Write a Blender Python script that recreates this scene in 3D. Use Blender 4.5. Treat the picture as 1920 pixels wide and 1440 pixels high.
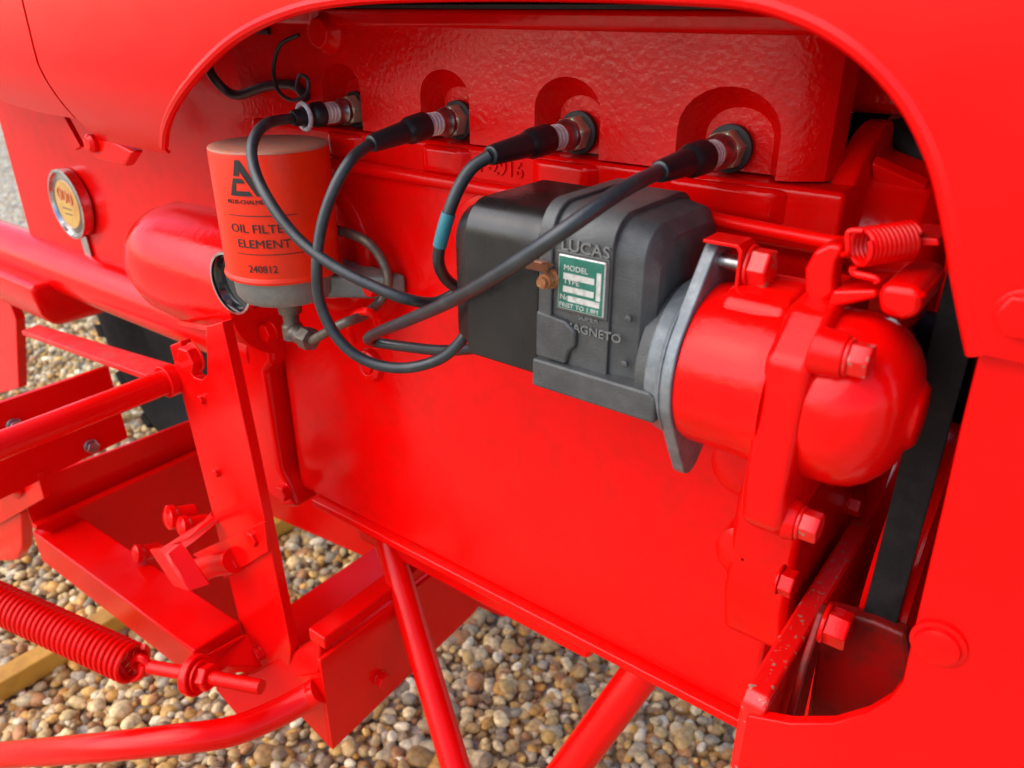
import bpy, bmesh, math, random
import numpy as np
from mathutils import Vector, Matrix
random.seed(7); rng = np.random.default_rng(7)
R_ = math.radians
scene = bpy.context.scene
for o in list(bpy.data.objects): bpy.data.objects.remove(o)

# ------------------------------------------------------------------ camera
FPX, PITCH, YAW, CAMH = 1479.0, R_(25.64), R_(37.2), 1.0
cam = bpy.data.cameras.new('camera'); camo = bpy.data.objects.new('camera', cam)
scene.collection.objects.link(camo)
cam.sensor_width = 36; cam.lens = FPX / 1920 * 36; cam.clip_start = .01; cam.clip_end = 3000
cam.dof.use_dof = True; cam.dof.focus_distance = .56; cam.dof.aperture_fstop = 9.0
camo.location = (0, 0, CAMH)
camo.rotation_euler = (math.pi/2 - PITCH, 0, YAW)
scene.camera = camo
scene.render.resolution_x = 1024; scene.render.resolution_y = 768

# ------------------------------------------------------------------ light
SUN_EL, SUN_AZ = R_(45), R_(215)       # azimuth: direction the light comes from, clockwise from +Y
world = bpy.data.worlds.new('World'); scene.world = world; world.use_nodes = True
wn = world.node_tree.nodes; wl = world.node_tree.links
bg = wn['Background']; sky = wn.new('ShaderNodeTexSky'); sky.sky_type = 'NISHITA'
sky.sun_disc = False; sky.sun_elevation = SUN_EL; sky.sun_rotation = SUN_AZ
sky.air_density = 1.0; sky.dust_density = 1.5; sky.ozone_density = 1.0
wl.new(sky.outputs[0], bg.inputs[0]); bg.inputs[1].default_value = 0.15
sun = bpy.data.lights.new('sun', 'SUN'); sun.energy = 1.5; sun.angle = R_(75); sun.color = (1, .96, .9)
suno = bpy.data.objects.new('sun', sun); scene.collection.objects.link(suno)
sd = Vector((math.sin(SUN_AZ)*math.cos(SUN_EL), math.cos(SUN_AZ)*math.cos(SUN_EL), math.sin(SUN_EL)))
suno.rotation_euler = sd.to_track_quat('Z', 'Y').to_euler(); suno.location = sd*5
vs = scene.view_settings; vs.view_transform = 'Standard'; vs.look = 'None'; vs.gamma = 1; vs.exposure = 1.0
scene.render.engine = 'CYCLES'
scene.cycles.max_bounces = 8; scene.cycles.diffuse_bounces = 5

# ------------------------------------------------------------------ survey helper: bearing of a point + one known plane -> position in metres
_F = Vector((-math.sin(YAW)*math.cos(PITCH), math.cos(YAW)*math.cos(PITCH), -math.sin(PITCH)))
_Rt = Vector((math.cos(YAW), math.sin(YAW), 0)); _U = _Rt.cross(_F)
def P(x, y, X=None, Y=None, Z=None):
    d = _F + _Rt*((x-960)/FPX) - _U*((y-720)/FPX)
    t = X/d.x if X is not None else Y/d.y if Y is not None else (Z-CAMH)/d.z
    return Vector((0, 0, CAMH)) + d*t
V = Vector

# ------------------------------------------------------------------ materials
def mat(name, col, rough=.5, metal=0, spec=.5, bump=0, bscale=300, var=0, vscale=30, col2=None, coat=0, rvar=0, detail=2, mix=None, bdist=.001):
    m = bpy.data.materials.new(name); m.use_nodes = True
    n = m.node_tree.nodes; l = m.node_tree.links; b = n['Principled BSDF']
    b.inputs['Base Color'].default_value = (*col, 1); b.inputs['Roughness'].default_value = rough
    b.inputs['Metallic'].default_value = metal; b.inputs['Specular IOR Level'].default_value = spec
    b.inputs['Coat Weight'].default_value = coat; b.inputs['Coat Roughness'].default_value = .12
    g = n.new('ShaderNodeNewGeometry')
    if bump:
        t = n.new('ShaderNodeTexNoise'); t.inputs['Scale'].default_value = bscale; t.inputs['Detail'].default_value = detail
        l.new(g.outputs['Position'], t.inputs['Vector'])
        bn = n.new('ShaderNodeBump'); bn.inputs['Strength'].default_value = bump; bn.inputs['Distance'].default_value = bdist
        l.new(t.outputs['Fac'], bn.inputs['Height']); l.new(bn.outputs[0], b.inputs['Normal'])
        if coat: l.new(bn.outputs[0], b.inputs['Coat Normal'])
    if col2 is not None:
        t = n.new('ShaderNodeTexNoise'); t.inputs['Scale'].default_value = vscale; t.inputs['Detail'].default_value = 6; t.inputs['Roughness'].default_value = .65
        l.new(g.outputs['Position'], t.inputs['Vector'])
        r = n.new('ShaderNodeValToRGB'); lo, hi = mix or (.45, .65)
        r.color_ramp.elements[0].position = lo; r.color_ramp.elements[1].position = hi
        r.color_ramp.elements[0].color = (*col, 1); r.color_ramp.elements[1].color = (*col2, 1)
        l.new(t.outputs['Fac'], r.inputs[0]); l.new(r.outputs[0], b.inputs['Base Color'])
    if rvar:
        t = n.new('ShaderNodeTexNoise'); t.inputs['Scale'].default_value = 25; t.inputs['Detail'].default_value = 5
        l.new(g.outputs['Position'], t.inputs['Vector'])
        r = n.new('ShaderNodeMapRange'); r.inputs[1].default_value = .3; r.inputs[2].default_value = .7
        r.inputs[3].default_value = max(.02, rough-rvar); r.inputs[4].default_value = rough+rvar
        l.new(t.outputs['Fac'], r.inputs[0]); l.new(r.outputs[0], b.inputs['Roughness'])
    return m
RED = mat('red_paint', (.74, .0012, .001), .21, bump=.10, bscale=140, rvar=.06, spec=.21, col2=(.68, .002, .001), vscale=12)
CAST = mat('red_cast', (.74, .0012, .001), .18, bump=.26, bscale=170, rvar=.06, spec=.21, col2=(.66, .003, .0015), vscale=40, detail=4)
SHEET = mat('red_sheet', (.74, .0012, .001), .22, bump=.03, bscale=14, rvar=.04, spec=.20)
DULLRED = mat('red_dusty', (.60, .006, .004), .45, bump=.3, bscale=220, rvar=.1, spec=.4, col2=(.42, .05, .03), vscale=60, mix=(.5, .75))
CHIPRED = mat('red_chipped', (.72, .004, .003), .28, bump=.2, bscale=160, col2=(.25, .17, .12), vscale=160, mix=(.60, .64), spec=.45)
CABLE = mat('cable_rubber', (.016, .018, .021), .40, bump=.12, bscale=500, rvar=.1, col2=(.028, .030, .032), vscale=80)
BOOT = mat('boot_rubber', (.010, .010, .012), .38, bump=.15, bscale=350, rvar=.1)
BAKE = mat('black_bakelite', (.008, .0065, .006), .28, bump=.12, bscale=120, rvar=.12, col2=(.017, .012, .010), vscale=35, mix=(.5, .8))
GREYC = mat('grey_cast_alloy', (.055, .055, .054), .45, metal=.25, bump=.35, bscale=1300, rvar=.1, col2=(.095, .093, .089), vscale=45, detail=4, mix=(.42, .72))
ALLOY = mat('bare_alloy', (.15, .165, .175), .42, metal=.45, bump=.3, bscale=1500, rvar=.1, col2=(.24, .255, .265), vscale=60)
EDGEM = mat('worn_alloy', (.22, .215, .205), .45, metal=.5, bump=.3, bscale=700, col2=(.2, .2, .2), vscale=90)
CERAM = mat('plug_ceramic', (.62, .52, .50), .25, bump=.05, bscale=300, col2=(.42, .33, .32), vscale=120)
BRASS = mat('plated_steel', (.50, .44, .28), .3, metal=.45, bump=.1, bscale=500, col2=(.36, .36, .30), vscale=120)
STEEL = mat('steel', (.42, .42, .43), .35, metal=1, bump=.15, bscale=500, col2=(.28, .26, .25), vscale=90)
RUST = mat('rusty_metal', (.30, .10, .03), .75, metal=.2, bump=.5, bscale=600, col2=(.42, .20, .09), vscale=150)
COPPER = mat('coppery_strip', (.36, .17, .10), .55, metal=.5, bump=.3, bscale=500, col2=(.28, .12, .08), vscale=150)
FILT = mat('filter_orange', (.78, .024, .003), .34, bump=.05, bscale=80, spec=.25, col2=(.66, .026, .005), vscale=25, rvar=.08)
FTOP = mat('filter_dusty_top', (.40, .17, .11), .7, bump=.3, bscale=700, col2=(.55, .14, .06), vscale=90)
FBASE = mat('filter_base_grey', (.17, .17, .15), .5, metal=.3, bump=.3, bscale=400, rvar=.1, col2=(.24, .22, .19), vscale=40)
INK = mat('print_black', (.012, .010, .008), .5)
GREEN = mat('plate_green', (.012, .13, .085), .38, bump=.1, bscale=600, col2=(.03, .17, .12), vscale=150)
PWHITE = mat('plate_silver', (.62, .60, .56), .4, metal=.3, bump=.2, bscale=900, col2=(.36, .34, .31), vscale=300, mix=(.5, .7))
TEAL = mat('teal_tape', (.02, .16, .20), .45, bump=.2, bscale=500)
DARK = mat('dark_gasket', (.02, .012, .012), .6)
CHROME = mat('chrome', (.62, .60, .60), .2, metal=1, bump=.1, bscale=400, col2=(.4, .37, .36), vscale=90)
LENS = mat('black_gloss', (.008, .008, .010), .12, coat=.5)
STICK = mat('dial_yellow', (.62, .36, .05), .3, col2=(.55, .22, .03), vscale=45, coat=.6)
DIALO = mat('dial_orange', (.62, .13, .03), .35, coat=.6)
BELT = mat('belt_rubber', (.007, .0065, .007), .55, spec=.25, bump=.2, bscale=400, col2=(.015, .013, .013), vscale=60)
TYRE = mat('tyre_rubber', (.007, .007, .008), .75, spec=.25, bump=.4, bscale=200, col2=(.014, .013, .012), vscale=40)
YELL = mat('yellow_paint', (.55, .27, .03), .45, bump=.2, bscale=150, col2=(.42, .19, .02), vscale=30)
HEADM = mat('red_head_paint', (.74, .0012, .001), .20, bump=.55, bscale=230, rvar=.06, spec=.34, col2=(.66, .003, .0015), vscale=40, detail=3)
SHADED_RED = mat('shaded_pocket_red', (.30, .002, .002), .35, spec=.25, bump=.3, bscale=200, col2=(.05, .012, .008), vscale=22, mix=(.42, .7))  # darkened, mottled red: the shade of the front pocket put into the colour
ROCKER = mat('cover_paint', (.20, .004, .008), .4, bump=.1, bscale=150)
PIPE = mat('oil_pipe', (.16, .12, .09), .45, metal=.6, bump=.2, bscale=400, col2=(.09, .08, .07), vscale=120)
INNER_SHADE = mat('inner_shade_red', (.50, .004, .004), .6, bump=.1, bscale=150)  # hood red made darker, underhood shade put into the colour
GREYW = mat('grey_ring', (.55, .52, .54), .45, bump=.4, bscale=500, col2=(.35, .3, .32), vscale=200)

# ------------------------------------------------------------------ mesh helpers
WL = {}
def obj(name, bm, m, parent=None, bevel=0, seg=2, angle=35, label=None, kind=None):
    bmesh.ops.recalc_face_normals(bm, faces=bm.faces)
    vs_ = [v.co for v in bm.verts]
    c = (V((min(v.x for v in vs_), min(v.y for v in vs_), min(v.z for v in vs_))) + V((max(v.x for v in vs_), max(v.y for v in vs_), max(v.z for v in vs_))))/2
    bmesh.ops.translate(bm, verts=bm.verts, vec=-c)
    me = bpy.data.meshes.new(name); bm.to_mesh(me); bm.free()
    me.polygons.foreach_set('use_smooth', [True]*len(me.polygons)); me.set_sharp_from_angle(angle=R_(angle))
    me.materials.append(m)
    o = bpy.data.objects.new(name, me); scene.collection.objects.link(o)
    WL[o] = c
    if parent is not None:
        o.parent = parent; o.location = c - WL[parent]
    else: o.location = c
    if bevel:
        md = o.modifiers.new('edge', 'BEVEL'); md.width = bevel; md.segments = seg; md.limit_method = 'ANGLE'; md.angle_limit = R_(angle); md.harden_normals = True
    if label: o['label'] = label
    if kind: o['kind'] = kind
    return o
def empty(name, loc, label, cat):
    o = bpy.data.objects.new(name, None); scene.collection.objects.link(o); o.location = loc; WL[o] = V(loc)
    o.empty_display_size = .05; o['label'] = label; o['category'] = cat
    return o
def dup(o, parent, delta):
    c = o.copy(); scene.collection.objects.link(c); c.parent = parent
    WL[c] = WL[o] + delta; c.location = WL[c] - (WL[parent] if parent else V((0, 0, 0)))
    for ch in list(o.children):
        dup(ch, c, delta)
    return c
def nb(): return bmesh.new()
def box(x0, x1, y0, y1, z0, z1, bm=None):
    bm = bm or nb()
    r = bmesh.ops.create_cube(bm, size=1)
    for v in r['verts']: v.co = V(((x0+x1)/2+v.co.x*(x1-x0), (y0+y1)/2+v.co.y*(y1-y0), (z0+z1)/2+v.co.z*(z1-z0)))
    return bm
def prism(pts, off, bm=None):
    bm = bm or nb(); off = V(off)
    a = [bm.verts.new(p) for p in pts]; b = [bm.verts.new(V(p)+off) for p in pts]
    n = len(pts)
    bm.faces.new(a); bm.faces.new(b[::-1])
    for i in range(n): bm.faces.new((a[i], b[i], b[(i+1) % n], a[(i+1) % n]))
    return bm
def loft(rings, cap=True, bm=None, closed=True):
    bm = bm or nb(); L = [[bm.verts.new(p) for p in r] for r in rings]
    for a, b in zip(L, L[1:]):
        n = len(a)
        for i in range(n if closed else n-1): bm.faces.new((a[i], a[(i+1) % n], b[(i+1) % n], b[i]))
    if cap: bm.faces.new(L[0][::-1]); bm.faces.new(L[-1])
    return bm
def frame(ax):
    ax = V(ax).normalized(); u = ax.orthogonal().normalized(); return ax, u, ax.cross(u)
def lathe(o, ax, prof, n=40, bm=None, cap=True):
    ax, u, w = frame(ax); o = V(o)
    rings = [[o+ax*t+(u*math.cos(2*math.pi*i/n)+w*math.sin(2*math.pi*i/n))*max(r, 1e-5) for i in range(n)] for t, r in prof]
    return loft(rings, cap, bm)
def spline(pts, k=8):
    pts = [V(p) for p in pts]; p = [2*pts[0]-pts[1]]+pts+[2*pts[-1]-pts[-2]]; out = []
    for i in range(1, len(p)-2):
        for j in range(k):
            t = j/k; a, b, c, d = p[i-1:i+3]
            out.append(.5*((2*b)+(c-a)*t+(2*a-5*b+4*c-d)*t*t+(3*b-a-3*c+d)*t**3))
    return out+[pts[-1]]
def tube(pts, r, n=14, k=8, bm=None, smooth=True):
    q = spline(pts, k) if smooth and len(pts) > 2 else [V(p) for p in pts]
    T = [(q[min(i+1, len(q)-1)]-q[max(i-1, 0)]).normalized() for i in range(len(q))]
    u = T[0].orthogonal().normalized(); rings = []
    for i, (p, t) in enumerate(zip(q, T)):
        u = (u-t*u.dot(t)).normalized(); w = t.cross(u)
        rr = r(i/(len(q)-1)) if callable(r) else r
        rings.append([p+(u*math.cos(2*math.pi*j/n)+w*math.sin(2*math.pi*j/n))*rr for j in range(n)])
    return loft(rings, True, bm)
def hexa(o, ax, af, t0, t1, bm=None, rot=0, dome=True):
    ax, u, w = frame(ax); o = V(o); R = af/2/math.cos(math.pi/6)
    def ring(t, s): return [o+ax*t+(u*math.cos(math.pi/3*i+rot)+w*math.sin(math.pi/3*i+rot))*R*s for i in range(6)]
    h = t1-t0
    return loft([ring(t0, 1), ring(t1-h*.12, 1), ring(t1, .9)] if dome else [ring(t0, 1), ring(t1, 1)], True, bm)
def bolt(o, ax, af, h, parent, m=None, washer=True, rot=.3, name='bolt'):
    bm = nb(); t = 0
    if washer: lathe(o, ax, [(0, af*.62), (h*.18, af*.62), (h*.22, af*.58)], 24, bm); t = h*.2
    hexa(o, ax, af, t, t+h, bm, rot)
    return obj(name, bm, m or CAST, parent, .0006, 1)
def coil(a, b, R, r, turns, n=8, per=20, bm=None, phase=0):
    a, b = V(a), V(b); ax, u, w = frame(b-a); L = (b-a).length; N = int(turns*per)
    pts = [a+ax*(L*i/N)+(u*math.cos(phase+2*math.pi*i/per)+w*math.sin(phase+2*math.pi*i/per))*R for i in range(N+1)]
    return tube(pts, r, n, 1, bm, smooth=False)
def text(body, size, loc, xd=(1, 0, 0), yd=(0, 0, 1), ext=.0005, sx=1, align='LEFT', bold=0, bend=None):
    cu = bpy.data.curves.new('t', 'FONT'); cu.body = body; cu.size = size; cu.extrude = ext; cu.align_x = align; cu.offset = bold; cu.resolution_u = 3
    to = bpy.data.objects.new('t', cu); scene.collection.objects.link(to)
    bpy.context.view_layer.update()
    me = bpy.data.meshes.new_from_object(to.evaluated_get(bpy.context.evaluated_depsgraph_get()))
    bpy.data.objects.remove(to); bpy.data.curves.remove(cu)
    bm = nb(); bm.from_mesh(me); bpy.data.meshes.remove(me)
    bmesh.ops.remove_doubles(bm, verts=bm.verts, dist=1e-6)
    xd, yd = V(xd), V(yd); zd = xd.cross(yd); loc = V(loc)
    for v in bm.verts:
        x, y, z = v.co.x*sx, v.co.y, v.co.z
        v.co = bend(x, y, z) if bend else loc+xd*x+yd*y+zd*z
    return bm
def cut(o, cutters):
    """subtract solid meshes from o for good; nothing of the cutters stays"""
    cs = []
    for bm in cutters:
        bmesh.ops.recalc_face_normals(bm, faces=bm.faces)
        me = bpy.data.meshes.new('c'); bm.to_mesh(me); bm.free()
        c = bpy.data.objects.new('c', me); scene.collection.objects.link(c); cs.append(c)
        md = o.modifiers.new('b', 'BOOLEAN'); md.operation = 'DIFFERENCE'; md.solver = 'EXACT'; md.object = c
    keep = [m for m in o.modifiers if m.type != 'BOOLEAN']
    for m in keep: m.show_viewport = False
    bpy.context.view_layer.update()
    me = bpy.data.meshes.new_from_object(o.evaluated_get(bpy.context.evaluated_depsgraph_get()))
    old = o.data; o.data = me
    for m in [m for m in o.modifiers if m.type == 'BOOLEAN']: o.modifiers.remove(m)
    for m in keep: m.show_viewport = True
    for c in cs: bpy.data.objects.remove(c)
    bpy.data.meshes.remove(old)
    me.polygons.foreach_set('use_smooth', [True]*len(me.polygons)); me.set_sharp_from_angle(angle=R_(35))

# ------------------------------------------------------------------ ground
def ground():
    bm = nb(); S = 400
    bm.faces.new([bm.verts.new(p) for p in ((-S, -S, -.004), (S, -S, -.004), (S, S, -.004), (-S, S, -.004))])
    m = bpy.data.materials.new('gravel_ground'); m.use_nodes = True
    n = m.node_tree.nodes; l = m.node_tree.links; b = n['Principled BSDF']; b.inputs['Roughness'].default_value = .75
    g = n.new('ShaderNodeNewGeometry')
    vo = n.new('ShaderNodeTexVoronoi'); vo.inputs['Scale'].default_value = 48; l.new(g.outputs['Position'], vo.inputs['Vector'])
    sep = n.new('ShaderNodeSeparateColor'); l.new(vo.outputs['Color'], sep.inputs[0])
    r = n.new('ShaderNodeValToRGB'); e = r.color_ramp; e.interpolation = 'CONSTANT'
    cols = [(.42, .33, .20), (.55, .46, .32), (.30, .21, .11), (.62, .56, .44), (.24, .20, .16), (.46, .30, .13), (.36, .32, .27)]
    e.elements[0].color = (*cols[0], 1); e.elements[1].position = 1/7; e.elements[1].color = (*cols[1], 1)
    for i in range(2, 7): x = e.elements.new(i/7); x.color = (*cols[i], 1)
    l.new(sep.outputs[0], r.inputs[0]); l.new(r.outputs[0], b.inputs['Base Color'])
    bn = n.new('ShaderNodeBump'); bn.inputs['Distance'].default_value = .01; bn.invert = True
    l.new(vo.outputs['Distance'], bn.inputs['Height']); l.new(bn.outputs[0], b.inputs['Normal'])
    o = obj('ground', bm, m, kind='structure'); o['label'] = 'gravel ground under the tractor'
ground()
def gravel():
    def ico(s):
        bm = nb(); bmesh.ops.create_icosphere(bm, subdivisions=s, radius=1)
        v = np.array([x.co[:] for x in bm.verts]); f = np.array([[x.index for x in q.verts] for q in bm.faces]); bm.free(); return v, f
    pal = np.array([(.52, .33, .12), (.62, .43, .19), (.38, .21, .07), (.74, .62, .40), (.26, .17, .09), (.54, .27, .06), (.40, .30, .18),
                    (.47, .29, .11), (.64, .37, .10), (.56, .40, .21), (.33, .26, .17), (.68, .50, .25), (.42, .19, .07), (.58, .45, .25)])
    VV, FF, CC = [], [], []; base = 0
    def field(x0, x1, y0, y1, step, s, layers, keep=1.0, zoff=0):
        nonlocal base
        v0, f0 = ico(s)
        for L in range(layers):
            gx, gy = np.meshgrid(np.arange(x0, x1, step), np.arange(y0, y1, step))
            p = np.stack([gx.ravel(), gy.ravel()], 1) + rng.uniform(-.55, .55, (gx.size, 2))*step + L*step*.5
            if L: p = p[rng.random(len(p)) < keep]
            N = len(p); nv = len(v0)
            size = np.clip(rng.lognormal(math.log(step*.60), .28, N), step*.33, step*1.15)
            sc = size[:, None]*np.stack([rng.uniform(.9, 1.35, N), rng.uniform(.7, 1.0, N), rng.uniform(.5, .8, N)], 1)
            v = np.repeat(v0[None], N, 0)
            # lumpy, slightly faceted pebbles: squash along a few random planes
            for k in range(3):
                d = rng.normal(size=(N, 3)); d /= np.linalg.norm(d, axis=1)[:, None]; h = rng.uniform(.55, .9, N)
                t = np.einsum('nij,nj->ni', v, d); ex = np.maximum(t-h[:, None], 0)*.8
                v = v-ex[..., None]*d[:, None]
            v = v*(1+rng.normal(0, .035, v.shape[:2]))[..., None]*sc[:, None]
            a = rng.uniform(0, 6.283, N); tl = rng.normal(0, .35, (N, 2))
            ca, sa = np.cos(a)[:, None], np.sin(a)[:, None]
            c1, s1 = np.cos(tl[:, :1]), np.sin(tl[:, :1])
            y, z = v[..., 1]*c1-v[..., 2]*s1, v[..., 1]*s1+v[..., 2]*c1; x = v[..., 0]
            c2, s2 = np.cos(tl[:, 1:]), np.sin(tl[:, 1:])
            x, z = x*c2+z*s2, -x*s2+z*c2
            x, y = x*ca-y*sa, x*sa+y*ca
            zz = rng.uniform(-.002, .004, N)+L*step*.42+zoff
            w = np.stack([x+p[:, :1], y+p[:, 1:], z+zz[:, None]], 2)
            VV.append(w.reshape(-1, 3)); FF.append((f0[None]+(base+np.arange(N)*nv)[:, None, None]).reshape(-1, 3)); base += N*nv
            c = pal[rng.integers(0, len(pal), N)]*rng.uniform(.85, 1.35, (N, 1))
            CC.append(np.repeat(c, nv, 0))
    field(-1.9, .15, -.05, 1.35, .0165, 2, 2, .55)
    field(-3.6, -1.93, .35, 2.0, .0195, 1, 1)
    v, f, c = np.concatenate(VV), np.concatenate(FF), np.concatenate(CC)
    me = bpy.data.meshes.new('gravel')
    me.vertices.add(len(v)); me.vertices.foreach_set('co', v.ravel().astype(np.float32))
    me.loops.add(f.size); me.loops.foreach_set('vertex_index', f.ravel().astype(np.int32))
    me.polygons.add(len(f)); me.polygons.foreach_set('loop_start', (np.arange(len(f))*3).astype(np.int32))
    me.polygons.foreach_set('use_smooth', np.ones(len(f), bool))
    me.update(calc_edges=True)
    at_ = me.color_attributes.new('stone', 'FLOAT_COLOR', 'POINT')
    at_.data.foreach_set('color', np.concatenate([c, np.ones((len(c), 1))], 1).ravel().astype(np.float32))
    m = bpy.data.materials.new('pebble'); m.use_nodes = True; n = m.node_tree.nodes; l = m.node_tree.links; b = n['Principled BSDF']
    a = n.new('ShaderNodeAttribute'); a.attribute_name = 'stone'; g = n.new('ShaderNodeNewGeometry')
    t = n.new('ShaderNodeTexNoise'); t.inputs['Scale'].default_value = 130; t.inputs['Detail'].default_value = 5; l.new(g.outputs['Position'], t.inputs['Vector'])
    mr = n.new('ShaderNodeMapRange'); mr.inputs[1].default_value = .3; mr.inputs[2].default_value = .7; mr.inputs[3].default_value = .62; mr.inputs[4].default_value = 1.25
    l.new(t.outputs['Fac'], mr.inputs[0])
    mx = n.new('ShaderNodeVectorMath'); mx.operation = 'SCALE'; l.new(a.outputs['Color'], mx.inputs[0]); l.new(mr.outputs[0], mx.inputs['Scale'])
    l.new(mx.outputs[0], b.inputs['Base Color']); b.inputs['Roughness'].default_value = .55; b.inputs['Specular IOR Level'].default_value = .4
    bn = n.new('ShaderNodeBump'); bn.inputs['Strength'].default_value = .3; bn.inputs['Distance'].default_value = .002
    l.new(t.outputs['Fac'], bn.inputs['Height']); l.new(bn.outputs[0], b.inputs['Normal'])
    me.materials.append(m)
    o = bpy.data.objects.new('gravel', me); scene.collection.objects.link(o)
    o['kind'] = 'stuff'; o['label'] = 'loose tan, brown and grey pebbles covering the ground'; o['category'] = 'gravel'
gravel()

# ================================================================== TRACTOR
YC = .62                                  # centre line of the tractor
YB = .462                                 # side face of block and head
T = empty('tractor', (-.6, YC, 0), 'bright red vintage tractor with its engine side showing through an arched hood opening', 'tractor')

# ---- engine block
block = obj('engine_block', box(-.655, -.118, YB, 2*YC-YB, .503, .906), CAST, T, .004, 3)
obj('pan_flange', box(-.625, -.105, YB-.010, YB+.03, .494, .5035), CAST, block, .002)
pan = obj('oil_pan', prism([(-.60, .492, .4945), (-.29, .492, .4945), (-.265, .492, .475), (-.285, .492, .435), (-.60, .492, .435)], (0, .24, 0)), RED, T, .006, 3)
obj('rail', tube([(-.66, YB-.004, .879), (-.10, YB-.004, .876)], .0055, 12), RED, block)
for (x, w) in ((-.527, .05), (-.414, .055), (-.305, .06), (-.19, .085)):      # swelling of the deck under each plug
    bm = nb()
    loft([[V((x-w/2, YB+.002, .8795)), V((x+w/2, YB+.002, .8795)), V((x+w/2, YB+.002, .9045)), V((x-w/2, YB+.002, .9045))],
          [V((x-w/2+.012, YB-.007, .886)), V((x+w/2-.012, YB-.007, .886)), V((x+w/2-.010, YB-.006, .9035)), V((x-w/2+.010, YB-.006, .9035))]], True, bm)
    obj('deck_boss', bm, CAST, block, .004, 3)
obj('casting_number', text('Y-2916', .0150, (-.384, YB-.0003, .8885), ext=.0012, bold=.0002), CAST, block)
obj('casting_letter', text('E', .014, (-.262, YB-.0003, .884), ext=.0012, bold=.0002), CAST, block)
# round pad behind the filter and oval pad behind the magneto
c = P(612, 455, Y=YB)
obj('round_pad', lathe((c.x, YB+.002, c.z), (0, -1, 0), [(0, .066), (.008, .063), (.011, .058), (.011, .050), (.004, .045), (.003, .001)], 48), CAST, block, .001)
c = P(890, 520, Y=YB)
obj('magneto_pad', lathe((-.36, YB+.002, .815), (0, -1, 0), [(0, .062), (.004, .060), (.005, .056), (.005, .001)], 48), CAST, block)
c = P(697, 682, Y=YB)
obj('drain_boss', lathe((c.x, YB+.002, c.z), (0, -1, 0), [(0, .017), (.008, .015), (.010, .010), (.006, .007), (.006, .001)], 32), CAST, block, .001)
bolt((c.x, YB-.004, c.z), (0, -1, 0), .012, .004, block, RED, False)
# rear flange with bolts
fl = obj('rear_flange', prism([V((x, .444, z)) for x, z in ((-.722, .716), (-.668, .716), (-.653, .706), (-.648, .69), (-.650, .665), (-.664, .650), (-.664, .53), (-.652, .512), (-.642, .488), (-.668, .478), (-.70, .488), (-.718, .60))], (0, .06, 0)), RED, T, .007, 3)
b1 = P(488, 628, Y=.43); bolt((b1.x, .444, b1.z), (0, -1, 0), .017, .009, fl)
b1 = P(520, 930, Y=.43); bolt((b1.x, .444, b1.z), (0, -1, 0), .017, .009, fl)
# front timing case on the block end
tc = obj('timing_case', prism([V((-.150, y, z)) for y, z in ((.452, .80), (.447, .74), (.447, .62), (.458, .58), (.50, .55), (.74, .55), (.79, .62), (.79, .84), (.50, .84))], (.046, 0, 0)), CAST, T, .006, 3)
for x, y in ((1384, 886), (1390, 1052)):
    c = P(x, y, Y=.445); obj('bolt_boss', lathe((c.x, .452, c.z), (0, -1, 0), [(0, .022), (.002, .019), (.004, .012), (.0048, .006), (.005, .001)], 28), CAST, tc)
for x, y, Y in ((1472, 1090, .462), (1600, 945, .55)):
    c = P(x, y, X=-.10); bolt((-.104, c.y, c.z), (1, 0, 0), .016, .009, tc)

# ---- cylinder head with plug pockets
head = obj('cylinder_head', prism([(-.665, YB, .9075), (-.175, YB, .9075), (-.152, YB+.006, .9075), (-.136, YB+.018, .9075), (-.132, YB+.034, .9075), (-.142, .53, .9075), (-.185, .60, .9075), (-.19, .77, .9075), (-.665, .77, .9075)], (0, 0, .080)), HEADM, T, .003, 3,
           label='red cylinder head with four arched spark plug pockets')
PX = (-.527, -.414, -.305, -.195)
def pocket(x, w, top, dep):
    def ring(y, s, tz):
        ws = w/2*s; z0 = .89; r = ws
        pts = [V((x+ws, y, z0))]
        for i in range(13):
            a = math.pi*i/12; pts.append(V((x+ws*math.cos(a), y, tz-r*.8+r*.8*math.sin(a))))
        return pts+[V((x-ws, y, z0))]
    return loft([ring(YB-.01, 1.22, top+.004), ring(YB+.003, 1.0, top), ring(YB+dep*.7, .86, top-.006), ring(YB+dep, .70, top-.012)], True)
cut(head, [pocket(PX[0], .044, .957, .019), pocket(PX[1], .046, .957, .019), pocket(PX[2], .050, .957, .019), pocket(PX[3]+.004, .062, .957, .019)])
obj('head_gasket', box(-.66, -.195, YB+.022, .765, .9055, .908), DARK, T)
# flanged top edge of the head, cover gasket and rocker cover
lip = obj('head_rim', prism([(-.64, YB+.004, .9855), (-.62, YB-.008, .9855), (-.150, YB-.008, .9855), (-.125, YB+.02, .9855), (-.125, .78, .9855), (-.64, .78, .9855)], (0, 0, .0125)), CAST, head, .004, 3)
obj('cover_gasket', box(-.655, -.13, YB-.006, .772, .998, 1.0005), DARK, T)
obj('rocker_cover', box(-.65, -.135, YB-.004, .77, 1.0005, 1.075), ROCKER, T, .012, 4)
c = P(690, 200, Y=YB)
# thermostat / water outlet lump at the rear top of the head
c = P(592, 62, Y=.445)
wo = obj('sender_boss', lathe((c.x, YB+.004, c.z), (0, -1, 0), [(0, .018), (.010, .017), (.014, .013), (.020, .011), (.021, .001)], 24), CAST, head, .001)
obj('thermostat_housing', box(-.21, -.095, .55, .69, .938, .996), HEADM, T, .008, 3)
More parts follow.
